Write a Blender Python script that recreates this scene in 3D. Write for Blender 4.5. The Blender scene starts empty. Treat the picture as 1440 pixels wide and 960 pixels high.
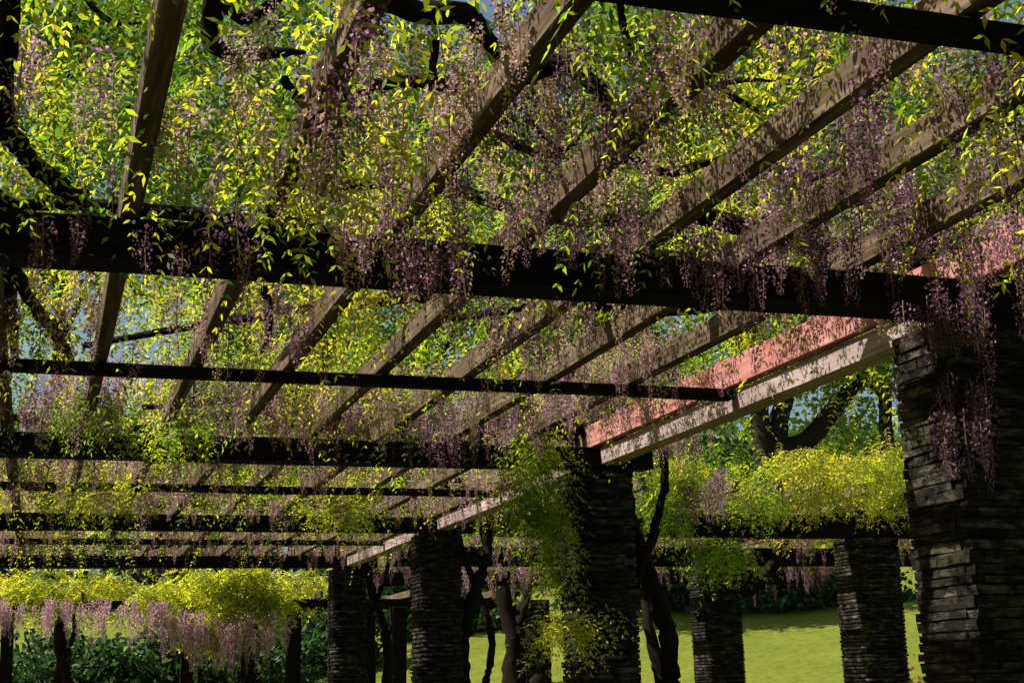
import bpy, math, random
import numpy as np
from mathutils import Matrix, Vector
random.seed(7)
RNG = np.random.default_rng(11)
scene = bpy.context.scene
COL = scene.collection
R = math.radians

# ------------------------------------------------------------------ camera
EYE = np.array([0.0, 0.0, 1.6])          # standing under the pergola, looking up along it
F_PX = 2000.0                            # focal length in photo pixels (1440 wide)
_d1 = np.array([-670., -490., 2000.]); _d1 /= np.linalg.norm(_d1)      # direction of the rafters
_up = np.array([-.025, 1., (490 - 670 * .025) / 2000.])
_up -= _d1 * (_up @ _d1); _up /= np.linalg.norm(_up)
_xr = -np.cross(_d1, _up)
AX = np.array([_xr, _d1, _up])           # rows: world axes in camera coordinates (right, up, forward)
cam_data = bpy.data.cameras.new('camera')
cam_data.sensor_width = 36.0
cam_data.lens = 36.0 * F_PX / 1440.0
cam_data.clip_end = 2000
cam = bpy.data.objects.new('camera', cam_data); COL.objects.link(cam)
rt, upv, fw = AX[:, 0], AX[:, 1], AX[:, 2]
cam.matrix_world = Matrix(((rt[0], upv[0], -fw[0], EYE[0]), (rt[1], upv[1], -fw[1], EYE[1]),
                           (rt[2], upv[2], -fw[2], EYE[2]), (0, 0, 0, 1)))
scene.camera = cam

def ray(x, y):
    return AX @ np.array([x - 720., 480. - y, F_PX])
def at_y(x, y, Y):                       # photo pixel -> point at distance Y along the pergola
    r = ray(x, y); return EYE + r * (Y / r[1])
def at_z(x, y, Z):                       # photo pixel -> point at height Z
    r = ray(x, y); return EYE + r * ((Z - EYE[2]) / r[2])

# ------------------------------------------------------------------ light
SUN_DIR = Vector((-.90, .22, 1.02)).normalized()      # towards the sun
world = bpy.data.worlds.new('World'); scene.world = world; world.use_nodes = True
wn = world.node_tree.nodes; wl = world.node_tree.links
bg = wn.get('Background') or wn.new('ShaderNodeBackground')
sky = wn.new('ShaderNodeTexSky'); sky.sky_type = 'NISHITA'; sky.sun_disc = False
sky.sun_elevation = math.asin(SUN_DIR.z); sky.sun_rotation = math.atan2(SUN_DIR.x, SUN_DIR.y)
sky.air_density = 1.0; sky.dust_density = 3.0
wl.new(sky.outputs[0], bg.inputs[0]); bg.inputs[1].default_value = 0.06
sun_data = bpy.data.lights.new('sun', 'SUN'); sun_data.energy = 5.0; sun_data.angle = R(.5)
sun_data.color = (1.0, .93, .80)
sun = bpy.data.objects.new('sun', sun_data); COL.objects.link(sun)
sun.rotation_euler = SUN_DIR.to_track_quat('Z', 'Y').to_euler()
scene.view_settings.view_transform = 'Standard'; scene.view_settings.look = 'None'
scene.view_settings.gamma = 1.0; scene.view_settings.use_curve_mapping = False
scene.view_settings.exposure = 0.95
scene.cycles.max_bounces = 6; scene.cycles.diffuse_bounces = 2; scene.cycles.transmission_bounces = 4
scene.cycles.glossy_bounces = 2; scene.cycles.caustics_reflective = False; scene.cycles.caustics_refractive = False

# ------------------------------------------------------------------ materials
class NT:
    def __init__(s, name):
        s.m = bpy.data.materials.new(name); s.m.use_nodes = True
        s.t = s.m.node_tree; s.t.nodes.clear(); s.out = s.t.nodes.new('ShaderNodeOutputMaterial')
    def n(s, typ, **kw):
        nd = s.t.nodes.new(typ)
        for k, v in kw.items(): setattr(nd, k, v)
        return nd
    def l(s, a, b): s.t.links.new(a, b)
    def coord(s, kind='Object', scale=(1, 1, 1)):
        c = s.n('ShaderNodeTexCoord'); m = s.n('ShaderNodeMapping'); m.inputs['Scale'].default_value = scale
        s.l(c.outputs[kind], m.inputs[0]); return m.outputs[0]
    def pos(s, scale=(1, 1, 1)):
        c = s.n('ShaderNodeNewGeometry'); m = s.n('ShaderNodeMapping'); m.inputs['Scale'].default_value = scale
        s.l(c.outputs['Position'], m.inputs[0]); return m.outputs[0]
    def noise(s, vec, scale, detail=5, rough=.6):
        nd = s.n('ShaderNodeTexNoise'); nd.inputs['Scale'].default_value = scale
        nd.inputs['Detail'].default_value = detail; nd.inputs['Roughness'].default_value = rough
        if vec is not None: s.l(vec, nd.inputs['Vector'])
        return nd.outputs['Fac']
    def ramp(s, fac, stops):
        r = s.n('ShaderNodeValToRGB'); e = r.color_ramp.elements
        while len(e) < len(stops): e.new(.5)
        for q, (p, c) in zip(e, stops): q.position = p; q.color = (*c, 1)
        s.l(fac, r.inputs[0]); return r.outputs[0]
    def mix(s, fac, a, b, blend='MIX'):
        m = s.n('ShaderNodeMix', data_type='RGBA', blend_type=blend)
        for inp, v in ((m.inputs[0], fac), (m.inputs[6], a), (m.inputs[7], b)):
            if hasattr(v, 'is_linked'): s.l(v, inp)
            elif isinstance(v, tuple): inp.default_value = (*v, 1)
            else: inp.default_value = v
        return m.outputs[2]
    def principled(s, col, rough=.8, bump=None, strength=.4, dist=.01, spec=.3):
        p = s.n('ShaderNodeBsdfPrincipled')
        if hasattr(col, 'is_linked'): s.l(col, p.inputs['Base Color'])
        else: p.inputs['Base Color'].default_value = (*col, 1)
        p.inputs['Roughness'].default_value = rough; p.inputs['Specular IOR Level'].default_value = spec
        if bump is not None:
            b = s.n('ShaderNodeBump'); b.inputs['Strength'].default_value = strength; b.inputs['Distance'].default_value = dist
            s.l(bump, b.inputs['Height']); s.l(b.outputs[0], p.inputs['Normal'])
        s.l(p.outputs[0], s.out.inputs[0]); return s.m

def wood(name, dark, mid, light, grain=(9, .35, 9)):
    t = NT(name); v = t.pos(grain)
    g = t.noise(v, 4, 7, .65); p = t.noise(t.pos(), 1.7, 4)
    c = t.ramp(g, [(.28, dark), (.5, mid), (.72, light)])
    c = t.mix(t.ramp(p, [(.35, (0, 0, 0)), (.7, (.75, .75, .75))]), c, dark)
    return t.principled(c, .9, g, .5, .006, .06)
M = {}
M['rafter'] = wood('weathered_rafter_wood', (.03, .019, .013), (.115, .083, .058), (.28, .22, .165))
M['red_rafter'] = wood('red_stained_wood', (.27, .095, .085), (.40, .175, .165), (.56, .36, .34))
M['pale'] = wood('silvered_wood', (.17, .125, .12), (.33, .26, .25), (.46, .39, .38))
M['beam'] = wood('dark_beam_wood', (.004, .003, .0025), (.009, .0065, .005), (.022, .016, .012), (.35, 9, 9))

def stone_mat():
    t = NT('slate_stone'); oi = t.n('ShaderNodeObjectInfo')
    a = t.n('ShaderNodeAttribute', attribute_name='var')
    n1 = t.noise(t.pos((1, 1, 3)), 9, 6, .7); n2 = t.noise(t.pos((3, 3, 18)), 6, 4)
    c = t.ramp(n1, [(.3, (.008, .007, .0065)), (.5, (.022, .020, .018)), (.7, (.15, .135, .12))])
    s = t.n('ShaderNodeSeparateColor'); t.l(a.outputs['Color'], s.inputs[0])
    rnd = t.n('ShaderNodeMath', operation='ADD'); t.l(oi.outputs['Random'], rnd.inputs[0]); t.l(s.outputs[0], rnd.inputs[1])
    fr = t.n('ShaderNodeMath', operation='FRACT'); t.l(rnd.outputs[0], fr.inputs[0])
    c = t.mix(1.0, c, t.ramp(fr.outputs[0], [(0, (.3, .29, .28)), (.5, (.6, .58, .55)), (1, (1.0, .95, .88))]), 'MULTIPLY')
    mo = t.noise(t.pos(), 3.1, 5)
    c = t.mix(t.ramp(mo, [(.55, (0, 0, 0)), (.7, (.5, .5, .5))]), c, (.075, .09, .035))
    return t.principled(c, .95, n2, .6, .008, .06)
M['stone'] = stone_mat()
t = NT('recessed_mortar'); M['mortar'] = t.principled(t.ramp(t.noise(t.pos(), 14), [(.3, (.008, .007, .006)), (.7, (.025, .022, .02))]), .95)

def bark(name, dark, light, sc=(14, 14, 2.2)):
    t = NT(name); g = t.noise(t.coord('Object', sc), 3, 6, .7)
    return t.principled(t.ramp(g, [(.3, dark), (.7, light)]), .95, g, .9, .02, .06)
M['vine'] = bark('wisteria_bark', (.005, .004, .003), (.022, .016, .012), (20, 20, 6))
M['bark'] = bark('tree_bark', (.008, .006, .005), (.035, .027, .02))

def leaf_mat(name, stops, trans, tmix=.5, rough=.5):
    """thin leaf: diffuse + translucent, colour by a random value kept per spray"""
    t = NT(name); a = t.n('ShaderNodeAttribute', attribute_name='var')
    s = t.n('ShaderNodeSeparateColor'); t.l(a.outputs['Color'], s.inputs[0])
    c = t.ramp(s.outputs[0], stops)
    ct = t.ramp(s.outputs[0], trans)
    k = t.ramp(s.outputs[1], [(0, (.65, .65, .65)), (1, (1.25, 1.25, 1.25))])
    c = t.mix(1.0, c, k, 'MULTIPLY'); ct = t.mix(1.0, ct, k, 'MULTIPLY')
    p = t.n('ShaderNodeBsdfPrincipled'); t.l(c, p.inputs['Base Color']); p.inputs['Roughness'].default_value = rough
    p.inputs['Specular IOR Level'].default_value = .2
    tr = t.n('ShaderNodeBsdfTranslucent'); t.l(ct, tr.inputs[0])
    mx = t.n('ShaderNodeMixShader'); mx.inputs[0].default_value = tmix
    t.l(p.outputs[0], mx.inputs[1]); t.l(tr.outputs[0], mx.inputs[2]); t.l(mx.outputs[0], t.out.inputs[0])
    return t.m
M['wleaf'] = leaf_mat('wisteria_leaf',
    [(0, (.03, .07, .012)), (.35, (.08, .13, .018)), (.7, (.16, .19, .02)), (1, (.20, .17, .035))],
    [(0, (.12, .28, .02)), (.35, (.36, .50, .02)), (.7, (.72, .70, .03)), (1, (.62, .50, .06))], .62)
M['tleaf'] = leaf_mat('tree_leaf',
    [(0, (.015, .04, .012)), (.5, (.045, .09, .015)), (1, (.10, .15, .02))],
    [(0, (.05, .14, .02)), (.5, (.17, .33, .02)), (1, (.42, .55, .03))], .42)
M['dleaf'] = leaf_mat('dark_evergreen_leaf',
    [(0, (.010, .028, .012)), (.6, (.03, .065, .02)), (1, (.06, .10, .03))],
    [(0, (.02, .07, .02)), (.6, (.06, .16, .03)), (1, (.16, .28, .05))], .25, .6)
M['flower'] = leaf_mat('wisteria_floret',
    [(0, (.10, .055, .075)), (.3, (.22, .115, .17)), (.55, (.55, .33, .47)), (.8, (.54, .37, .34)), (1, (.36, .27, .15))],
    [(0, (.10, .05, .07)), (.3, (.23, .10, .18)), (.55, (.67, .37, .57)), (.8, (.64, .41, .36)), (1, (.50, .36, .16))], .45, .6)
M['stem'] = bark('green_stem', (.05, .05, .02), (.14, .13, .05))
M['orange'] = leaf_mat('orange_petal', [(0, (.5, .12, .05)), (1, (.6, .25, .12))], [(0, (.5, .12, .05)), (1, (.6, .25, .12))], .3)

def lawn_mat():
    t = NT('mown_grass'); a = t.noise(t.pos(), .45, 6, .65); b = t.noise(t.pos(), 4, 8, .8); f = t.noise(t.pos(), 60, 3, .7)
    c = t.ramp(a, [(.3, (.17, .25, .03)), (.5, (.27, .33, .045)), (.7, (.38, .39, .07))])
    c = t.mix(.55, c, t.ramp(b, [(.35, (.10, .17, .02)), (.65, (.40, .41, .08))]))
    return t.principled(c, .9, f, 1.0, .12, .05)
M['lawn'] = lawn_mat()
t = NT('gravel_path'); M['path'] = t.principled(t.ramp(t.noise(t.pos(), 45, 6, .8), [(.3, (.04, .035, .03)), (.7, (.12, .10, .085))]), .95, t.noise(t.pos(), 60, 4), .8, .02)

# ------------------------------------------------------------------ helpers
def mesh_np(name, verts, faces, var=None, smooth=False):
    """verts (n,3), faces (m,k) int, var (n,2) random values for the leaf colour"""
    verts = np.ascontiguousarray(verts, dtype=np.float32); faces = np.ascontiguousarray(faces, dtype=np.int32)
    me = bpy.data.meshes.new(name); nv, (nf, k) = len(verts), faces.shape
    me.vertices.add(nv); me.vertices.foreach_set('co', verts.ravel())
    me.loops.add(nf * k); me.loops.foreach_set('vertex_index', faces.ravel())
    me.polygons.add(nf); me.polygons.foreach_set('loop_start', np.arange(0, nf * k, k, dtype=np.int32))
    me.update(calc_edges=True)
    if var is not None:
        at = me.color_attributes.new('var', 'FLOAT_COLOR', 'POINT')
        c = np.ones((nv, 4), np.float32); c[:, :2] = var
        at.data.foreach_set('color', c.ravel())
    if smooth: me.polygons.foreach_set('use_smooth', np.ones(nf, bool))
    return me
def link(name, me, mat=None, parent=None, loc=None, kind=None):
    o = bpy.data.objects.new(name, me); COL.objects.link(o)
    if mat is not None and me is not None and not me.materials: me.materials.append(mat)
    if loc is not None: o.location = loc
    if parent is not None:
        o.parent = parent
        o.location = Vector(loc if loc is not None else (0, 0, 0)) - Vector(parent_world(parent))
    if kind: o['kind'] = kind
    return o
WPOS = {}
def parent_world(o):
    v = Vector(o.location); p = o.parent
    while p is not None: v = v + Vector(p.location); p = p.parent
    return v
def thing(name, loc, label, cat, group=None):
    o = bpy.data.objects.new(name, None); COL.objects.link(o); o.location = loc; o.empty_display_size = .2
    o['label'] = label; o['category'] = cat
    if group: o['group'] = group
    return o
BOXF = np.array([[0, 3, 2, 1], [4, 5, 6, 7], [0, 1, 5, 4], [1, 2, 6, 5], [2, 3, 7, 6], [3, 0, 4, 7]])
def bevel_box(sx, sy, sz, b, rough=0., seg=1, seed=0, unitary=False):
    """box centred on the origin with chamfered edges, cut into segments along its longest side so it can be a little uneven"""
    import bmesh
    bm = bmesh.new(); bmesh.ops.create_cube(bm, size=1)
    if seg > 1:
        ax = int(np.argmax([sx, sy, sz]))
        es = [e for e in bm.edges if abs((e.verts[0].co - e.verts[1].co)[ax]) > .5]
        bmesh.ops.subdivide_edges(bm, edges=es, cuts=seg - 1, use_grid_fill=True)
    rs = np.random.default_rng(seed)
    jx = (.25, 1, 1.6) if unitary else (1, 1, 1)
    for v in bm.verts: v.co = Vector((v.co.x * sx, v.co.y * sy, v.co.z * sz)) + Vector(rs.uniform(-rough, rough, 3) * np.array(jx))
    if b > 0:
        es = [e for e in bm.edges if len(e.link_faces) == 2 and e.calc_face_angle(0) > .7]
        bmesh.ops.bevel(bm, geom=es, offset=b, segments=1, affect='EDGES', clamp_overlap=True)
    me = bpy.data.meshes.new('box'); bm.to_mesh(me); bm.free(); return me

def tube(pts, rad, sides=8, wob=0., seed=0, sub=4):
    """tapered tube through the points (smoothed), slightly knobbly"""
    rs = np.random.default_rng(seed); P = np.array(pts, float); rad = np.array(rad, float)
    n = len(P); Q = []; r2 = []
    for i in range(n - 1):
        p0 = P[max(i - 1, 0)]; p1 = P[i]; p2 = P[i + 1]; p3 = P[min(i + 2, n - 1)]
        for k in range(sub):
            u = k / sub
            Q.append(.5 * ((2 * p1) + (-p0 + p2) * u + (2 * p0 - 5 * p1 + 4 * p2 - p3) * u * u + (-p0 + 3 * p1 - 3 * p2 + p3) * u ** 3))
            r2.append(rad[i] * (1 - u) + rad[i + 1] * u)
    Q.append(P[-1]); r2.append(rad[-1]); Q = np.array(Q); r2 = np.array(r2); m = len(Q)
    if wob: Q[1:-1] += rs.normal(0, 1, (m - 2, 3)) * (r2[1:-1, None] * wob)
    T = np.gradient(Q, axis=0); T /= np.linalg.norm(T, axis=1)[:, None] + 1e-9
    ref = np.array([.31, .22, .93]); A = np.cross(T, ref); A /= np.linalg.norm(A, axis=1)[:, None] + 1e-9; B = np.cross(T, A)
    an = np.linspace(0, 2 * np.pi, sides, endpoint=False)
    kn = 1 + rs.normal(0, .10 if wob else .03, (m, sides))
    V = Q[:, None, :] + (A[:, None, :] * np.cos(an)[None, :, None] + B[:, None, :] * np.sin(an)[None, :, None]) * (r2[:, None] * kn)[:, :, None]
    V = V.reshape(-1, 3); i = np.arange(m - 1)[:, None] * sides; j = np.arange(sides)[None, :]; j2 = (j + 1) % sides
    Fq = np.stack([i + j, i + j2, i + sides + j2, i + sides + j], -1).reshape(-1, 4)
    return V, Fq
def tube_obj(name, pts, rad, mat, parent, **kw):
    V, Fq = tube(pts, rad, **kw); o0 = np.array(pts[0], float)
    return link(name, mesh_np(name, V - o0, Fq, smooth=True), mat, parent, loc=o0)

def unit(v): return v / (np.linalg.norm(v, axis=-1, keepdims=True) + 1e-9)
def sprays(P, D, L, var, pairs=6, leaf=.055, wide=.42, droop=.5, rs=RNG):
    wide *= .82
    """pinnate leaves: every spray is a drooping midrib with paired leaflets and one at the tip"""
    n = len(P); m = pairs * 2 + 1
    tt = np.concatenate([np.repeat(np.linspace(.18, .95, pairs), 2), [1.0]])
    side = np.concatenate([np.tile([1., -1.], pairs), [0.]])
    up = np.array([0, 0, 1.]); S = unit(np.cross(D, up) + rs.normal(0, .12, (n, 3))); N = np.cross(S, D)
    roll = rs.uniform(-.9, .9, (n, 1)); S, N = S * np.cos(roll) + N * np.sin(roll), N * np.cos(roll) - S * np.sin(roll)
    Lt = L[:, None, None]
    base = P[:, None, :] + D[:, None, :] * (tt[None, :, None] * Lt); base[..., 2] -= droop * (tt[None, :] ** 2) * L[:, None]
    ld = S[:, None, :] * side[None, :, None] + D[:, None, :] * np.where(side == 0, 1., .55)[None, :, None] + rs.normal(0, .13, (n, m, 3))
    ld[..., 2] -= .45; ld = unit(ld)
    ll = leaf * (1.1 - .45 * np.abs(tt - .45))[None, :, None] * rs.uniform(.7, 1.2, (n, m, 1)) * (Lt / .25) ** .5
    nn = unit(N[:, None, :] + rs.normal(0, .35, (n, m, 3))); wd = unit(np.cross(ld, nn)) * ll * wide * .5
    tip = base + ld * ll; mid = base + ld * ll * .42 - nn * ll * .05
    V = np.stack([base, mid + wd + nn * ll * .06, tip, mid - wd + nn * ll * .06], 2).reshape(-1, 3)
    Fq = np.arange(n * m * 4).reshape(-1, 4)
    vv = np.repeat(np.clip(var, 0, 1), m * 4, axis=0)
    return V, Fq, vv
class Soup:
    def __init__(s): s.v, s.f, s.c, s.n = [], [], [], 0
    def add(s, V, Fq, c=None):
        s.v.append(V); s.f.append(Fq + s.n); s.c.append(c if c is not None else np.zeros((len(V), 2))); s.n += len(V)
    def obj(s, name, mat, parent=None, kind='stuff', origin=None):
        if not s.v: return None
        V = np.concatenate(s.v); o0 = np.array(origin if origin is not None else (parent_world(parent) if parent else (0, 0, 0)))
        return link(name, mesh_np(name, V - o0, np.concatenate(s.f), np.concatenate(s.c)), mat, parent, loc=o0, kind=kind)

# one hanging flower raceme, unit length 1 m pointing down
def raceme(seed, n=64, hue=.4, spread=.10):
    rs = np.random.default_rng(seed); t_ = (np.arange(n) + rs.uniform(0, 1, n)) / n; t_ = t_ ** .9
    an = np.arange(n) * 2.399 + rs.normal(0, .3, n)
    r = (.135 * (1 - t_) ** .65 + .02) * rs.uniform(.55, 1.1, n)
    bend = .05 * np.sin(t_ * 3 + seed)
    c = np.stack([np.cos(an) * r + bend, np.sin(an) * r, -t_ * 1.0 - .02 + rs.normal(0, .008, n)], 1)
    out = unit(np.stack([np.cos(an), np.sin(an), rs.uniform(-.7, .3, n)], 1)); sz = (.046 * (1 - .62 * t_) * rs.uniform(.7, 1.2, n))[:, None]
    sidev = unit(np.cross(out, np.array([0, 0, 1.])) + rs.normal(0, .3, (n, 3))); upq = np.cross(sidev, out)
    V = []; 
    b0 = c; V.append(np.stack([b0 - upq * sz * .5, b0 + sidev * sz * .75 + upq * sz * .2 + out * sz * .2, b0 + upq * sz * .9, b0 - sidev * sz * .75 + upq * sz * .2 + out * sz * .2], 1))
    k = c + out * sz * .35 - upq * sz * .3; V.append(np.stack([k - out * sz * .3, k + sidev * sz * .35 - upq * sz * .2, k + out * sz * .75, k - sidev * sz * .35 - upq * sz * .2], 1))
    V = np.concatenate(V).reshape(-1, 3); Fq = np.arange(len(V)).reshape(-1, 4)
    h = np.clip(hue + rs.normal(0, spread, (n, 1)) + .06 * (t_[:, None] - .5), 0, 1); h = np.concatenate([h, np.clip(h - .12, 0, 1)])
    vv = np.repeat(np.concatenate([h, rs.uniform(0, 1, (2 * n, 1))], 1), 4, axis=0)
    ts, tf = tube([(0, 0, .03), (.02, 0, -.4), (.05 * math.sin(3 + seed), 0, -1.0)], [.011, .008, .003], sides=3, sub=2)
    tv = np.tile(np.array([[.97, .2]]), (len(ts), 1))
    return np.concatenate([V, ts]), np.concatenate([Fq, tf + len(V)]), np.concatenate([vv, tv])
RAC = [raceme(i, 84 + 8 * (i % 3), h) for i, h in enumerate((.10, .22, .32, .45, .58, .72, .85, .95, .15, .65))]
RAC_ME = []
for i, (V, Fq, c) in enumerate(RAC):
    me = mesh_np('flower_raceme', V, Fq, c); me.materials.append(M['flower']); RAC_ME.append(me)

# ------------------------------------------------------------------ ground
def ground_z(X, Y):
    tq = .6 * X + .8 * Y - 24.0
    return .20 * (np.logaddexp(0, tq * 1.2) / 1.2) * (1 - .45 / (1 + np.exp(-(tq - 45) / 8))) + .05 * np.sin(X * .21 + Y * .13) * np.clip(tq / 10, 0, 1)
gx = np.concatenate([np.linspace(-900, -60, 15), np.linspace(-50, 80, 120), np.linspace(95, 900, 15)])
gy = np.concatenate([np.linspace(-900, -40, 12), np.linspace(-30, 110, 130), np.linspace(130, 1200, 15)])
GX, GY = np.meshgrid(gx, gy, indexing='ij'); tq = np.minimum(.6 * GX + .8 * GY, 130)
GZ = np.where(.6 * GX + .8 * GY > 110, ground_z(GX * 0 + 20, (tq - 12) / .8), ground_z(GX, GY))
nxg, nyg = GX.shape; ii, jj = np.meshgrid(np.arange(nxg - 1), np.arange(nyg - 1), indexing='ij')
gf = np.stack([ii * nyg + jj, (ii + 1) * nyg + jj, (ii + 1) * nyg + jj + 1, ii * nyg + jj + 1], -1).reshape(-1, 4)
g = link('lawn', mesh_np('lawn', np.stack([GX, GY, GZ], -1).reshape(-1, 3), gf, smooth=True), M['lawn'], kind='structure')
pth = bevel_box(6.4, 30, .03, 0); link('path', pth, M['path'], loc=(0, 9, .012), kind='structure')

# ------------------------------------------------------------------ pergolas
H = 1.6; ZB = EYE[2] + H                     # underside of the rafters
ZBEAM = EYE[2] + .907 * H                    # underside of the cross beams = pillar tops
XR = 3.62; Y1 = 5.0; BAY = 4.49; PW = .42
STONES = [bevel_box(1, 1, 1, .0, .045, 4, s, True) for s in range(6)]
for me in STONES: me.materials.append(M['stone'])
def pillar(parent, x, y, w, h, z0=0., single=False, seed=0):
    """stacked slate pillar, (x, y) its front left corner"""
    rs = np.random.default_rng(seed); cx, cy = x + w / 2, y + w / 2
    core = bevel_box(w - .012, w - .012, h - .02, .004); p = link('stone_pillar', core, M['mortar'], parent, loc=(cx, cy, z0 + h / 2 - .01))
    sp = Soup(); z = z0; row = 0
    while z < z0 + h - .012:
        hh = min(rs.uniform(.031, .053), z0 + h - z)
        if z0 + h - z - hh < .025: hh = z0 + h - z
        for sd in range(4):
            ln = w - .07 + rs.uniform(-.012, .02); dp = .10 + rs.uniform(-.015, .02); off = rs.uniform(.001, .014)
            a = sd * math.pi / 2; flip = 1 if row % 2 else -1
            lx = flip * (w - ln) / 2 * .97; ly = -(w / 2 - dp / 2) - off
            px = cx + lx * math.cos(a) - ly * math.sin(a); py = cy + lx * math.sin(a) + ly * math.cos(a)
            sc = (ln, dp, hh - rs.uniform(.004, .010)); rz = a + rs.normal(0, .012)
            k = int(rs.integers(len(STONES)))
            if single:
                o = bpy.data.objects.new('stone', STONES[k]); COL.objects.link(o); o.parent = p
                o.location = Vector((px, py, z + hh / 2)) - parent_world(p); o.scale = sc; o.rotation_euler = (rs.normal(0, .006), rs.normal(0, .006), rz)
            else:
                me = STONES[k]; V = np.array([v.co for v in me.vertices]) * np.array(sc)
                c, s = math.cos(rz), math.sin(rz); V = np.stack([V[:, 0] * c - V[:, 1] * s + px, V[:, 0] * s + V[:, 1] * c + py, V[:, 2] + z + hh / 2], 1)
                Fq = np.array([list(q.vertices) for q in me.polygons if len(q.vertices) == 4])
                sp.add(V, Fq, np.tile(rs.uniform(0, 1, (1, 2)), (len(V), 1)))
        z += hh; row += 1
    if not single: sp.obj('stonework', M['stone'], p)
    return p
def timber(name, parent, c, size, mat, seed=0, rough=.004, rot=(0, 0, 0), bevel=.006):
    me = bevel_box(*size, bevel, rough, 9, seed); o = link(name, me, mat, parent, loc=c); o.rotation_euler = rot; return o

main = thing('pergola', (0, 0, 0), 'long pergola of slate pillars with dark cross beams and brown rafters overhead', 'pergola')
for i in range(4):
    pillar(main, XR, Y1 + BAY * i, PW, ZBEAM, single=(i == 0), seed=20 + i)
for i in (-1, -2): pillar(main, XR, Y1 + BAY * i, PW, ZBEAM, seed=30 + i)
for i in range(-2, 4):
    pillar(main, -XR - PW - .2, Y1 + BAY * i, PW, ZBEAM, seed=40 + i)
bh = ZB - ZBEAM
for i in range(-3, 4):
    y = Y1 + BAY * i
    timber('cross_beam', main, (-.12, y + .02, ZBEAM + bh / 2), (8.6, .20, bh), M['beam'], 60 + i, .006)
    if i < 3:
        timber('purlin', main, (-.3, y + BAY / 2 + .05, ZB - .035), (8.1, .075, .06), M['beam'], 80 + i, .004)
        for xx, nm in ((XR + .215, 'wall_plate'), (-XR - .4, 'wall_plate')):
            if i >= 0: timber(nm, main, (xx, y + BAY / 2 + .02, ZB - .066), (.13, BAY - .21, .125), M['pale'], 90 + i, .003)
RAFT_X = [(.16 + .305 * k) * H - .03 for k in range(-16, 7)] + [3.765]
for k, x in enumerate(RAFT_X):
    red = k == len(RAFT_X) - 1
    for a, b in ((-8.6, Y1 - BAY), (Y1 - BAY, Y1 + BAY + .1), (Y1 + BAY + .1, Y1 + 3 * BAY + .7)):
        o = timber('rafter', main, (x + random.uniform(-.012, .012), (a + b) / 2, ZB + (.088 if red else .064) + random.uniform(0, .005)),
                   (.066, b - a - .012, .17 if red else .122), M['red_rafter'] if red and a > 0 and a < 5 else M['rafter'], 100 + k, .003, (0, random.uniform(-.02, .02), random.uniform(-.0015, .0015)))
        if red and 0 < a < 5: o['label'] = 'red stained outermost rafter'

# second row, across the small court to the right
X2 = 8.72
side = thing('pergola', (X2, 14.1, 0), 'shorter pergola beside the open lawn with grey slate pillars under a leafy roof', 'pergola')
S2 = [14.1, 18.06, 22.02, 25.98]
for i, y in enumerate(S2):
    pillar(side, X2, y, .52, ZBEAM, seed=140 + i); pillar(side, X2 + 3.8, y, .52, ZBEAM, seed=150 + i) if i > 2 else None
for i, y in enumerate(S2[:3]):                # these run on from the long pergola's pillars to the lawn side
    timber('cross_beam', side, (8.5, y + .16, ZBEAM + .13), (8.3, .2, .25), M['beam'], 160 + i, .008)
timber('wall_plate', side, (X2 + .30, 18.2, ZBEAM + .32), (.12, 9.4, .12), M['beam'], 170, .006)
for k in range(16):
    timber('rafter', side, (4.75 + k * .52, 18.1, ZBEAM + .45), (.06, 9.6, .13), M['rafter'], 180 + k, .003)

# far pergola standing across the end of the long one
far = thing('pergola', (0, 30, .2), 'low far pergola on dark posts smothered in yellow green wisteria', 'pergola')
for i, (px, w) in enumerate(((8, 16), (85, 12), (262, 16), (345, 14), (412, 18), (520, 14), (560, 20))):
    p = at_y(px, 940, 30.2 + (i % 2) * 1.1); z0 = float(ground_z(p[0], p[1])) - .1; w_ = w / 2000 * 30
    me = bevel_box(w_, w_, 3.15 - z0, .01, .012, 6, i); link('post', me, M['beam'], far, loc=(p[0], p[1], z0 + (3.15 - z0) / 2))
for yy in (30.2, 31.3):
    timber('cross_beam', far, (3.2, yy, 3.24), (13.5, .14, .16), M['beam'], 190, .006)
for k in range(14):
    timber('rafter', far, (-3.0 + k * .95, 30.75, 3.40), (.06, 2.2, .14), M['rafter'], 200 + k, .003)

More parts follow.
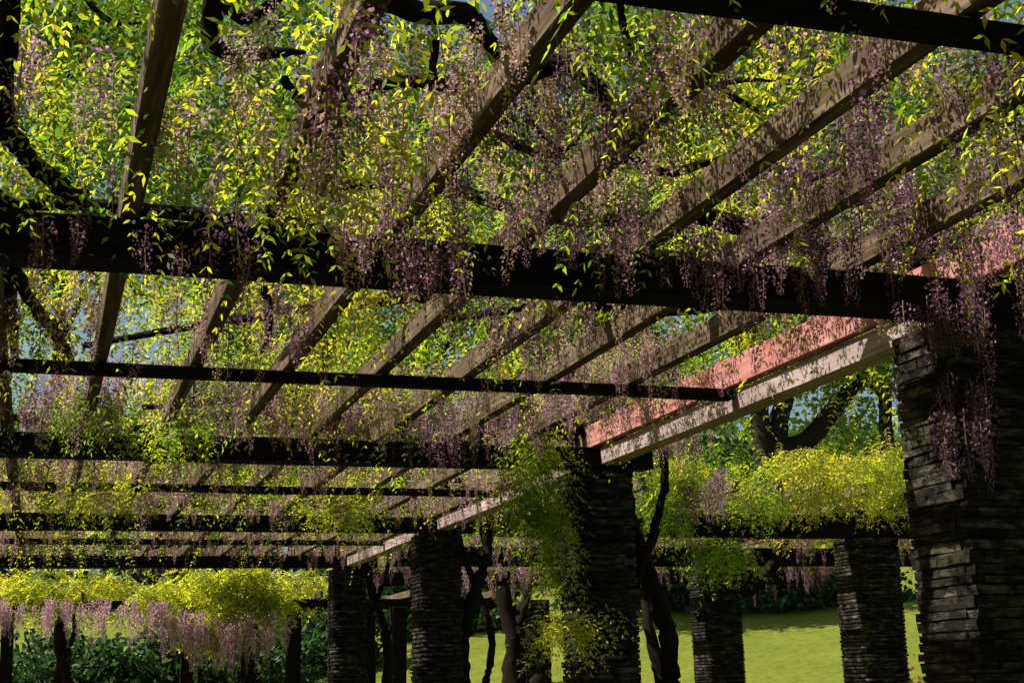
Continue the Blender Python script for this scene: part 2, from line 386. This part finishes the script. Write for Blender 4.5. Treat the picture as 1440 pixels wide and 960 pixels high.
# ------------------------------------------------------------------ wisteria
def clump_field(rs, n, xr, yr, zr, nclump, spread):
    cc = np.stack([rs.uniform(*xr, nclump), rs.uniform(*yr, nclump), rs.uniform(*zr, nclump)], 1)
    w = rs.uniform(.3, 1.6, nclump); w /= w.sum(); k = rs.choice(nclump, n, p=w)
    P = cc[k] + rs.normal(0, 1, (n, 3)) * np.array(spread); hue = rs.normal(0, .22, nclump)[k]
    return P, hue
class Plant:
    def __init__(s, name, base, label, group=None):
        s.o = thing(name, base, label, 'wisteria', group); s.leaf = Soup(); s.rac = []
    def leaves(s, P, hue, base_hue=.52, L=.24, down=.25, pairs=6, leaf=.055, droop=.5):
        n = len(P); an = RNG.uniform(0, 2 * np.pi, n)
        D = unit(np.stack([np.cos(an), np.sin(an), RNG.normal(-down, .35, n)], 1))
        var = np.stack([np.clip(base_hue + hue + RNG.normal(0, .10, n), 0, .93), RNG.uniform(0, 1, n)], 1)
        s.leaf.add(*sprays(P, D, L * RNG.uniform(.7, 1.3, n), var, pairs, leaf, droop=droop))
    def drape(s, c, rad, n, hue=.5, L=.24, leaf=.055):
        c = np.array(c); sub = unit(RNG.normal(0, 1, (9, 3))) * RNG.uniform(.2, .8, (9, 1)); q = sub[RNG.integers(0, 9, n)] + RNG.normal(0, .24, (n, 3))
        s.leaves(c + q * np.array(rad), RNG.normal(0, .05, n), hue, L, .5, 5, leaf)
    def racemes(s, P, L, hues):
        for p, l, h in zip(P, L, hues): s.rac.append((p, l, h))
    def branch(s, pts, rad, name='branch', seed=0, sides=8, wob=.18):
        return tube_obj(name, pts, rad, M['vine'], s.o, sides=sides, wob=wob, seed=seed, sub=5)
    def finish(s, singles=300):
        s.leaf.obj('foliage', M['wleaf'], s.o)
        if not s.rac: return
        d = np.array([l / max(np.linalg.norm(p - EYE), .5) for p, l, h in s.rac]); order = np.argsort(-d); mass = Soup()
        hs = np.array([.10, .22, .32, .45, .58, .72, .85, .95, .15, .65])
        for q, idx in enumerate(order):
            p, l, h = s.rac[idx]; k = int(np.argmin(np.abs(hs - h) + RNG.uniform(0, .08, len(hs))))
            rz = RNG.uniform(0, 6.28); wx = RNG.uniform(.8, 1.25) * (.34 / l) ** .35
            if q < singles:
                o = bpy.data.objects.new('flower_raceme', RAC_ME[k]); COL.objects.link(o); o.parent = s.o
                o.location = Vector(p) - parent_world(s.o); o.rotation_euler = (RNG.normal(0, .07), RNG.normal(0, .07), rz); o.scale = (l * wx, l * wx, l)
            else:
                V, Fq, c = RAC[k]; cz, sz = math.cos(rz), math.sin(rz); W = V * np.array([l * wx, l * wx, l])
                mass.add(np.stack([W[:, 0] * cz - W[:, 1] * sz, W[:, 0] * sz + W[:, 1] * cz, W[:, 2]], 1) + p, Fq, c)
        mass.obj('raceme_mass', M['flower'], s.o)

def trunk_up(pl, x, y, z1, r, seed, lean=(0, 0), z0=0., turns=1.3, amp=.14):
    n = 11; tt = np.linspace(0, 1, n); a = tt * turns * 6.28 + seed
    pts = np.stack([x + lean[0] * tt + np.cos(a) * amp, y + lean[1] * tt + np.sin(a) * amp, z0 + (z1 - z0) * tt], 1)
    pl.branch(pts, r * (1.15 - .4 * tt), 'trunk', seed, 10, .10)
    pts2 = np.stack([x + lean[0] * tt + np.cos(a + 2.8) * amp * 1.2, y + lean[1] * tt + np.sin(a + 2.8) * amp * 1.2, z0 + (z1 - z0) * tt], 1)
    pl.branch(pts2, r * .55 * (1.15 - .4 * tt), 'trunk', seed + 1, 8, .12)
    return pts[-1]

ordn = ['first', 'second', 'third', 'fourth', 'last']
labels = ['wisteria with thick twisted dark branches and long mauve racemes beside the big near-black slate pillar',
          'wisteria draped in olive leaves around the slate pillar where the red rafter ends',
          'wisteria with purple racemes over the third cross beam of the long pergola',
          'wisteria over the fourth cross beam with a thick twisted trunk by its pillar']
plants = []
ZT = ZB + .135                                  # top of the rafters
for i in range(4):
    yb = Y1 + BAY * i
    pl = Plant('wisteria', (XR + PW + .22, yb + .3, 0), labels[i], 'wisterias climbing the long pergola'); plants.append(pl)
    rs = np.random.default_rng(300 + i)
    y0, y1 = (yb - BAY / 2 if i else -1.0), yb + BAY / 2
    if i == 3: y1 = yb + .9
    area = (y1 - y0) * 8.4
    nclump = int(area * 4.2); n = int(area * (165, 105, 75, 66)[i])
    P, hue = clump_field(rs, n, (-4.2, 4.4), (y0, y1), (ZT + .02, ZT + .75), nclump, (.24, .24, .14))
    # thin the roof over the outermost rafter so the low sun reaches its face
    keep = (P[:, 0] < 2.0) | (rs.uniform(0, 1, len(P)) < .97)
    keep &= ((P[:, 0] - 2.35) ** 2 / .12 + (P[:, 1] - 5.5) ** 2 / .14 > 1)
    P, hue = P[keep], hue[keep]; P[:, 2] = np.maximum(P[:, 2], ZT - .12)
    hue = hue * .7 + .26 * np.sin(2.6 * P[:, 0] + 1.2 * P[:, 1] + i) * np.sin(2.1 * P[:, 1] - 1.5 * P[:, 0])   # young and older growth in patches
    pl.leaves(P, hue, .46, .27, .5, 8, .040, .7)
    # shoots drooping between the rafters
    nd = int(area * (9, 4, 3, 3)[i]); P, hue = clump_field(rs, nd, (-4, 4.3), (y0, y1), (ZB - .05, ZT + .1), int(area * .5), (.10, .10, .16))
    pl.leaves(P, hue, .56, .19, .9, leaf=.032)
    # hanging racemes, in bunches
    nr = int(area * (25, 36, 28, 16)[i]); P, hue = clump_field(rs, nr, (-4, 4.4), (y0, y1), (ZB + .12, ZB + .34), int(area * 3.0) + 1, (.18, .18, .07))
    sel = P[:, 1] > 1.9; P, hue = P[sel], hue[sel]
    P[:, 2] = np.clip(P[:, 2], ZB + .02, ZT + .25)
    pl.racemes(P, rs.uniform(.13, .34, len(P)), np.clip(.60 + hue * 1.7 + rs.normal(0, .1, len(P)), .05, 1))
    # vine trunk up the outside of the pillar and main arms along the roof
    top = trunk_up(pl, XR + PW + .22, yb + .3, ZT, .075, 5 + i * 3)
    for k, (dx, dy) in enumerate(((-2.5, 1.4), (-1.2, -1.9), (-3.6, -.4), (-5.5, .7), (-4.4, 2.0))):
        m = 7; tt = np.linspace(0, 1, m)
        pts = np.stack([top[0] + dx * tt + rs.normal(0, .12, m) * (tt > 0), top[1] + dy * tt + rs.normal(0, .16, m) * (tt > 0), ZT + .05 + rs.normal(.04, .05, m)], 1); pts[0] = top
        pl.branch(pts, .055 * (1.1 - .8 * tt), seed=400 + i * 9 + k)

# the dark arms seen against the light, lying on the rafters of the first bays
def arm(px, width, z=ZT + .05, seed=0, taper=.75):
    P = np.array([at_z(x, y, z) for x, y in px]); rs = np.random.default_rng(seed); P[:, 2] += rs.normal(0, .03, len(P))
    i = int(np.clip(round((P[0, 1] - Y1) / BAY), 0, 3)); d = np.linalg.norm(P - EYE, axis=1)
    rad = np.array(width) / 2000 * d / 2 if np.ndim(width) else np.linspace(width, width * taper, len(P)) / 2000 * d / 2
    rad[-1] *= .35
    plants[i].branch(P, rad, seed=seed, sides=9, wob=.12)
arms = [([(305, -40), (298, 20), (296, 62), (322, 92), (372, 80), (430, 84)], 30, .5), ([(310, 10), (350, 18), (405, -5), (440, -30)], 17, .8),
        ([(500, -30), (590, 2), (660, 40), (722, 78), (790, 100), (838, 112), (850, 158), (872, 190)], 34, .5), ([(478, 142), (510, 122), (570, 114), (620, 126), (668, 118), (700, 90)], 17, 1.1),
        ([(612, 60), (608, 95), (632, 118)], 13, .8), ([(668, 120), (655, 150), (664, 190)], 12, .7), ([(695, 188), (740, 208), (790, 222), (840, 228)], 13, .7),
        ([(740, 165), (790, 180), (830, 192)], 10, .7), ([(30, -60), (14, 20), (6, 90), (6, 150), (28, 195), (62, 235), (112, 296), (150, 330)], 30, .8), ([(-20, 262), (30, 280), (90, 292)], 26, .8),
        ([(20, 370), (48, 420), (86, 470), (108, 512)], 19, .7), ([(-10, 330), (10, 400), (14, 450), (24, 520)], 24, .6), ([(372, 392), (380, 440), (376, 480), (366, 500)], 13, .8), ([(400, 90), (430, 128), (470, 160)], 14, .7),
        ([(120, 0), (128, 24), (160, 40), (200, 44)], 9, .6), ([(1010, 118), (1045, 140), (1080, 165)], 12, .6), ([(880, 232), (940, 242), (1010, 236), (1050, 228)], 17, .6),
        ([(1000, 128), (1050, 108), (1090, 104)], 8, .8), ([(872, 20), (885, 80), (900, 130)], 12, .6), ([(1085, 258), (1140, 256), (1200, 240)], 16, .7), ([(1075, 300), (1130, 285), (1180, 292), (1250, 270)], 14, .7)]
for k, (px, w, tp) in enumerate(arms): arm(px, w, seed=700 + k, taper=tp)
# hanging sprays and bunches read from the photograph
def dr(i, x, y, Y, rx, rz, n, hue=.5, ry=None, L=.20, leaf=.04):
    c = at_y(x, y, Y); plants[i].drape(c, (rx * Y / 2000, (ry or rx) * Y / 2000, rz * Y / 2000), n, hue, L, leaf)
dr(1, 762, 690, 9.3, 55, 100, 520, .36); dr(1, 745, 620, 9.2, 60, 50, 200, .42); dr(1, 800, 870, 9.0, 55, 42, 150, .62); dr(1, 770, 770, 9.3, 40, 70, 160, .45)
dr(2, 130, 690, 11.5, 75, 32, 170, .55); dr(2, 470, 695, 12.0, 60, 48, 230, .5); dr(0, 1060, 485, 7.6, 20, 40, 90, .66); dr(1, 250, 600, 9.0, 60, 40, 120, .4)
dr(1, 110, 560, 8.6, 90, 35, 200, .38)
def bunch(i, x, y, Y, w, h, n, hue, l=(.16, .32)):
    n = max(4, int(n * .6)); w *= 1.25
    rs = np.random.default_rng(int(x * 7 + y)); P = []
    for _ in range(n): P.append(at_y(x + rs.normal(0, w), y + rs.uniform(-h, h), Y + rs.normal(0, .12)))
    plants[i].racemes(P, rs.uniform(*l, n), np.clip(rs.normal(hue, .08, n), .05, 1))
bunch(0, 1345, 400, 4.85, 32, 50, 34, .22); bunch(0, 1400, 330, 4.7, 36, 40, 30, .50); bunch(0, 1310, 150, 4.0, 60, 60, 26, .30); bunch(0, 620, 330, 4.75, 32, 35, 26, .30)
bunch(0, 760, 250, 4.7, 40, 45, 22, .45); bunch(0, 860, 300, 4.72, 30, 30, 16, .40); bunch(0, 1180, 330, 4.75, 40, 40, 26, .18); bunch(0, 500, 300, 4.8, 28, 40, 18, .7); bunch(0, 1050, 330, 4.75, 22, 28, 10, .3)
bunch(1, 470, 560, 8.9, 70, 20, 40, .35); bunch(1, 140, 540, 8.6, 110, 30, 50, .45); bunch(1, 600, 540, 8.8, 60, 30, 36, .40); bunch(2, 300, 640, 13.2, 160, 14, 60, .38); bunch(2, 560, 640, 13.2, 90, 14, 36, .30)
for (x, y, Y, w, h, n_, hu) in ((1180, 170, 3.9, 24, 60, 22, .16), (1110, 210, 4.2, 26, 40, 15, .22), (1400, 90, 3.3, 30, 60, 20, .14), (1260, 230, 4.3, 34, 40, 18, .55), (1390, 210, 4.0, 34, 40, 18, .2), (980, 40, 3.4, 30, 40, 18, .85),
                               (700, 20, 3.2, 24, 40, 10, .9), (640, 130, 3.7, 24, 40, 9, .85), (515, 20, 3.1, 14, 30, 7, .35), (470, 110, 3.5, 14, 40, 7, .25), (430, 190, 4.0, 14, 30, 6, .3), (300, 330, 4.75, 26, 20, 10, .2), (90, 300, 4.75, 26, 20, 8, .2), (960, 330, 4.75, 26, 20, 14, .2)): bunch(0, x, y, Y, w, h, n_, hu)
bunch(0, 1340, 560, 4.92, 40, 40, 20, .2, (.15, .3))
# the same vine goes on over the bays behind the viewer
rs = np.random.default_rng(340); n = 5200
P = np.stack([rs.uniform(-4.3, 4.4, n), rs.uniform(-8.6, -1, n), rs.uniform(ZT, ZT + .5, n)], 1); Q = np.stack([rs.uniform(-4.3, 4.4, n), rs.normal(-8.6, .2, n), rs.uniform(.1, 3.5, n)], 1)
W = np.stack([rs.normal(4.35, .15, n), rs.uniform(-8.6, 1.2, n), rs.uniform(.1, 3.4, n)], 1)  # unseen end and side leaf curtains, added to shade the pillar fronts
for q in (P, Q, W): plants[0].leaves(q, rs.normal(0, .1, n), .25, .34, .3, 5, .13)
for pl in plants: pl.finish()

# wisteria roof of the second pergola: sunlit mounds of leaf with racemes below
lab2 = ['bright yellow green wisteria mounded over the grey pillar beside the lawn', 'wisteria mounded over the slim pillar with a sunlit edge, purple racemes hanging',
        'wisteria on the shorter pergola with a thick twisted trunk curling beside the lawn']
for i, (xa, xb, ya, yb_) in enumerate(((8.0, 12.6, 13.3, 17.0), (4.5, 8.0, 13.3, 17.0), (4.5, 12.6, 17.0, 23.0))):
    pl = Plant('wisteria', (X2 - .1, S2[i] + .3, 0), lab2[i], 'wisterias on the shorter pergola'); rs = np.random.default_rng(500 + i); area = (yb_ - ya) * (xb - xa)
    P, hue = clump_field(rs, int(area * (230, 190, 80)[i]), (xa, xb), (ya, yb_), (ZB + .30, ZB + .82), int(area * 3), (.24, .24, .15))
    P[:, 2] = np.maximum(P[:, 2], ZB + .16); pl.leaves(P, hue, (.55, .42, .40)[i], .24, .3, 6, .055); nr = int(area * 7)
    P, hue = clump_field(rs, nr, (xa, xb), (ya, yb_), (ZB + .1, ZB + .4), int(area * .9), (.12, .12, .12))
    pl.racemes(P, rs.uniform(.22, .45, nr), np.clip(.34 + hue, .05, 1)); zt = ZB + .2
    if i == 1: trunk_up(pl, X2 - .35, S2[i] + .35, zt, .065, 31, (-.55, -.3), turns=.8, amp=.10); pl.branch([at_y(945, 975, 17.4), at_y(915, 890, 17.5), at_y(905, 820, 17.7), at_y(880, 760, 17.9)], [.08, .07, .06, .05], 'trunk', 77, 9)
    if i == 0: trunk_up(pl, X2 + .62, S2[i] + .9, zt, .07, 33, (0, 0))
    if i == 2:
        pl.branch([at_y(722, 990, 24.5), at_y(724, 930, 24.4), at_y(718, 870, 24.4), at_y(700, 815, 24.6), at_y(690, 760, 24.8)], [.22, .18, .15, .17, .12], 'trunk', 78, 12)
        pl.branch([at_y(745, 985, 24.2), at_y(762, 940, 24.2), at_y(748, 900, 24.2), at_y(728, 880, 24.3), at_y(742, 840, 24.3), at_y(735, 790, 24.5)], [.13, .14, .13, .10, .09, .06], 'trunk', 79, 10)
    pl.branch([at_y(985, 870, 18.2), at_y(1018, 832, 18.2), at_y(1052, 828, 18.1), at_y(1085, 796, 18), at_y(1105, 745, 17.9), at_y(1120, 700, 17.9)], [.13, .11, .10, .09, .07, .05], seed=600 + i) if i == 0 else None
    if i == 0:
        for (x, y, rx, rz, nn, hu) in ((1150, 690, 80, 22, 160, .6), (1240, 690, 40, 36, 160, .6), (1070, 690, 50, 34, 150, .4), (1130, 650, 70, 26, 180, .72), (1235, 650, 40, 26, 140, .5)): pl.drape(at_y(x, y, 13.2), (rx * .0068, .35, rz * .0068), nn, hu, .24, .05)
    if i == 1:
        for (x, y, rx, rz, nn, hu) in ((935, 700, 45, 50, 260, .36), (1000, 780, 30, 30, 80, .25), (960, 655, 50, 30, 200, .55), (1040, 775, 40, 20, 70, .3)): pl.drape(at_y(x, y, 13.3), (rx * .0067, .35, rz * .0067), nn, hu, .24, .055)
        P = np.array([at_y(1012 + q, 655 + abs(q), 12.9) for q in rs.normal(0, 9, 7)]); pl.racemes(P, rs.uniform(.35, .5, 7), np.full(7, .45))
    pl.finish(180)

labf = ['sunlit wisteria with a long row of pale lilac racemes on the far posts', 'yellow green wisteria cascade with pale pink racemes hanging low from the far pergola']
for i, (xa, xb) in enumerate(((-60, 240), (240, 470))):
    base = at_y((xa + xb) / 2, 940, 30.5); pl = Plant('wisteria', (base[0], base[1], float(ground_z(base[0], base[1]))), labf[i], 'wisterias on the far pergola'); rs = np.random.default_rng(520 + i)
    x0, x1 = at_y(xa, 900, 30)[0], at_y(xb, 900, 30)[0]
    n = int((x1 - x0) * 330); P, hue = clump_field(rs, n, (x0, x1), (29.3, 31.6), (3.2, 3.85), int((x1 - x0) * 9), (.22, .22, .14)); pl.leaves(P, hue * .4, .62, .32, leaf=.085)
    if i:
        for (x, y, rx, rz, nn) in ((350, 845, 60, 44, 560), (295, 872, 42, 28, 260), (330, 805, 75, 22, 300), (220, 835, 40, 26, 160)):
            c = at_y(x, y, 28.6); pl.drape(c, (rx * .0146, .35, rz * .0146), nn, .62, .32, .085)
        xs = np.clip(rs.normal(320, 45, 120), 230, 425); ys = rs.uniform(868, 912, 120) + np.abs(xs - 320) * -.3
    else:
        xs = rs.choice(rs.uniform(-40, 235, 34), 105) + rs.normal(0, 3, 105); ys = rs.uniform(838, 862, 105)
    P = np.array([at_y(x, y, 28.2 + rs.uniform(-.2, .3)) for x, y in zip(xs, ys)]); pl.racemes(P, rs.uniform(.35, .7, len(P)), np.clip(rs.normal(.60, .05, len(P)), .3, 1))
    trunk_up(pl, base[0], base[1] + .3, 3.4, .11, 91 + i, z0=float(ground_z(base[0], base[1])) - .1)
    pl.finish(170)

# ------------------------------------------------------------------ trees and shrubs
def leaf_cloud(rs, P, size, hue, wide=.6):
    n = len(P); d = unit(rs.normal(0, 1, (n, 3)) + np.array([0, 0, -.3])); nn = unit(rs.normal(0, 1, (n, 3)) + np.array([0, 0, .8])); w = unit(np.cross(d, nn))
    s = size * rs.uniform(.6, 1.3, (n, 1)); V = np.stack([P, P + d * s * .45 + w * s * wide * .5, P + d * s, P + d * s * .45 - w * s * wide * .5], 1).reshape(-1, 3)
    vv = np.repeat(np.stack([np.clip(hue, 0, 1), rs.uniform(0, 1, n)], 1), 4, axis=0); return V, np.arange(n * 4).reshape(-1, 4), vv
def tree(name, x, y, h, crown_r, label, mat, n=16000, leaf=.22, seed=0, crown_z=.30, trunk_r=.3, hue=.5, lean=(0, 0), group='trees beyond the pergola'):
    rs = np.random.default_rng(seed); z0 = float(ground_z(x, y)) - .15; o = thing(name, (x, y, z0), label, 'tree', group)
    tp = np.array([(x + lean[0] * t_, y + lean[1] * t_, z0 + h * .8 * t_) for t_ in (0, .15, .35, .6, 1)]); tp[1:] += rs.normal(0, .12, (4, 3))
    tk = tube_obj('trunk', tp, np.array([1.35, 1, .8, .5, .12]) * trunk_r, M['bark'], o, sides=10, wob=.05, seed=seed)
    tips = []
    for k in range(12):
        f = rs.uniform(.28, .9); b = z0 + h * .8 * f; a = k * 2.4 + rs.uniform(-.4, .4); r = crown_r * rs.uniform(.5, .95) * (1.1 - .5 * f)
        s0 = np.array([x + lean[0] * f, y + lean[1] * f, b]); e = s0 + np.array([math.cos(a) * r, math.sin(a) * r, h * rs.uniform(.06, .24)]); mid = (s0 + e) / 2 + rs.normal(0, .25, 3)
        tube_obj('limb', [s0, mid, e], np.array([.42, .26, .07]) * trunk_r * (1.2 - .6 * f), M['bark'], tk, sides=6, wob=.05, seed=seed + k); tips += [e, mid]
    nc = 90; cc = []
    zc = z0 + h * (crown_z + (1 - crown_z) / 2); rzc = h * (1 - crown_z) / 2
    while len(cc) < nc:
        q = rs.uniform(-1, 1, 3)
        if .25 < np.linalg.norm(q) < 1: cc.append(np.array([x + lean[0] * .6, y + lean[1] * .6, zc]) + q * np.array([crown_r, crown_r, rzc]))
    cc = np.array(cc + tips); w = rs.uniform(.4, 1.5, len(cc)); w /= w.sum(); k = rs.choice(len(cc), n, p=w); chue = rs.normal(0, .14, len(cc))
    P = cc[k] + rs.normal(0, 1, (n, 3)) * crown_r * np.array([.13, .13, .085]); P[:, 2] = np.maximum(P[:, 2], z0 + .4)
    V, Fq, vv = leaf_cloud(rs, P, leaf, hue + chue[k] + rs.normal(0, .08, n)); cr = Soup(); cr.add(V, Fq, vv); cr.obj('crown', mat, o)
    return o
def shrub(name, x, y, w, h, label, mat, n=5000, leaf=.16, seed=0, hue=.4, cat='shrub', group=None):
    rs = np.random.default_rng(seed); z0 = float(ground_z(x, y)) - .1; o = thing(name, (x, y, z0), label, cat, group)
    for k in range(6):
        a = k * 1.05; e = np.array([x + math.cos(a) * w * .35, y + math.sin(a) * w * .3, z0 + h * rs.uniform(.6, .9)]); tube_obj('stem', [(x, y, z0), (np.array([x, y, z0]) + e) / 2 + rs.normal(0, .1, 3), e], [.05, .04, .015], M['bark'], o, sides=5, seed=k)
    nc = 40; q = unit(rs.normal(0, 1, (nc, 3))) * rs.uniform(.45, .95, (nc, 1)); q[:, 2] = np.abs(q[:, 2]) * 1.0; cc = np.array([x, y, z0 + .1]) + q * np.array([w / 2, w * .4, h * .95])
    k = rs.choice(nc, n); P = cc[k] + rs.normal(0, 1, (n, 3)) * np.array([w, w, h]) * .07; P[:, 2] = np.maximum(P[:, 2], z0 + .12)
    ch = rs.normal(0, .12, nc); cr = Soup(); cr.add(*leaf_cloud(rs, P, leaf, hue + ch[k] + rs.normal(0, .1, n))); cr.obj('foliage', mat, o)
def gpt(px, Y): p = at_y(px, 940, Y); return p[0], Y
tr = [('broadleaf_tree', 1090, 48, 25, 7, 'tall tree with a forked dark trunk standing past the lawn', 'tleaf', .45, .42), ('broadleaf_tree', 1275, 50, 25, 6.5, 'bright green broadleaf tree seen beside the slate pillar', 'tleaf', .92, .3),
      ('broadleaf_tree', 880, 78, 36, 11, 'large mid green tree behind the leafy shorter pergola', 'tleaf', .45, .35), ('broadleaf_tree', 600, 80, 34, 10, 'tall spreading green tree behind the far pillars', 'tleaf', .5, .4),
      ('broadleaf_tree', 330, 66, 37, 10, 'yellow green tree rising behind the low far pergola', 'tleaf', .68, .35), ('broadleaf_tree', 60, 60, 35, 9, 'dense green tree behind the lilac racemes of the far posts', 'tleaf', .5, .35),
      ('broadleaf_tree', 430, 95, 36, 11, 'very tall pale green tree far behind the others', 'tleaf', .6, .4), ('broadleaf_tree', 1500, 56, 28, 9, 'broad tree at the edge of the lawn past the big slate pillar', 'tleaf', .5, .35),
      ('broadleaf_tree', 848, 37, 9.5, 3.0, 'small tree behind the olive draped pillar shading the top of the lawn', 'tleaf', .4, .16)]
for k, (nm, px, Y, h, cr, lb, mt, hue, trr) in enumerate(tr):
    x, y = gpt(px, Y); o = tree(nm, x, y, h, cr, lb, M[mt], 22000, .30 if Y < 57 else .36, 900 + k, (.50, .10)[k] if k < 2 else .28, trr, hue)
    if k == 0:                           # the fork seen under the rafters
        zt = float(ground_z(x, y)) + 4
        for pts in ([(x, y, zt), at_y(1128, 625, Y), at_y(1168, 580, Y), at_y(1215, 525, Y), at_y(1255, 470, Y)], [(x, y, zt), at_y(1092, 620, Y), at_y(1100, 570, Y), at_y(1128, 515, Y), at_y(1150, 450, Y)]):
            tube_obj('limb', pts, [.42, .42, .36, .26, .12], M['bark'], o, sides=9, wob=.05, seed=k)
sh = [(1085, 36.5, 4.6, 2.9, 'dark glossy evergreen shrub at the top edge of the lawn', .45), (1195, 35.5, 3.6, 3.6, 'tall dark evergreen shrub behind the grey pillar beside the lawn', .5), (985, 38, 4, 2.8, 'low dark shrub behind the slim pillar with a sunlit edge', .4),
      (670, 40, 3.6, 2.2, 'blue green shrub seen between the two tall dark pillars', .75), (560, 40, 3.4, 3.0, 'dim shrub behind the slender dark posts', .4), (90, 33.5, 5.0, 2.6, 'dark leafy shrub under the lilac racemes of the far posts', .5), (200, 34, 4.2, 2.3, 'dark leafy shrub between the lilac row and the low hanging pink racemes', .45), (340, 35, 5, 2.6, 'shaded green shrub behind the low hanging pink racemes', .55),
      (460, 37, 4, 3, 'shaded shrub behind the last pillars of the long pergola', .5), (860, 41, 4, 3, 'dark shrub at the back of the lawn behind the olive draped pillar', .4)]
for k, (px, Y, w, h, lb, hue) in enumerate(sh):
    x, y = gpt(px, Y); shrub('evergreen_shrub', x, y, w, h, lb, M['dleaf'], 5200, .20, 950 + k, hue, group='shrubs round the lawn')
x, y = gpt(1290, 19.5); shrub('azalea', x, y, 1.1, 1.65, 'small azalea with orange red blooms beside the grey pillar', M['orange'], 1500, .07, 990, .5, cat='azalea')

rs = np.random.default_rng(77); n = 42000; cw = np.stack([rs.uniform(-45, 95, 260), rs.uniform(92, 112, 260), rs.uniform(1, 13, 260)], 1); k = rs.choice(260, n)
P = cw[k] + rs.normal(0, 1, (n, 3)) * np.array([2.4, 2.0, 1.5]); P[:, 2] += ground_z(P[:, 0] * 0 + 25, np.full(n, 70.)); P[:, 2] = np.maximum(P[:, 2], 3)
wd = Soup(); wd.add(*leaf_cloud(rs, P, 1.15, .35 + rs.normal(0, .15, 260)[k])); w = wd.obj('woodland', M['tleaf']); w['label'] = 'dim green woodland closing the view behind the lawn and trees'; w['category'] = 'woodland'
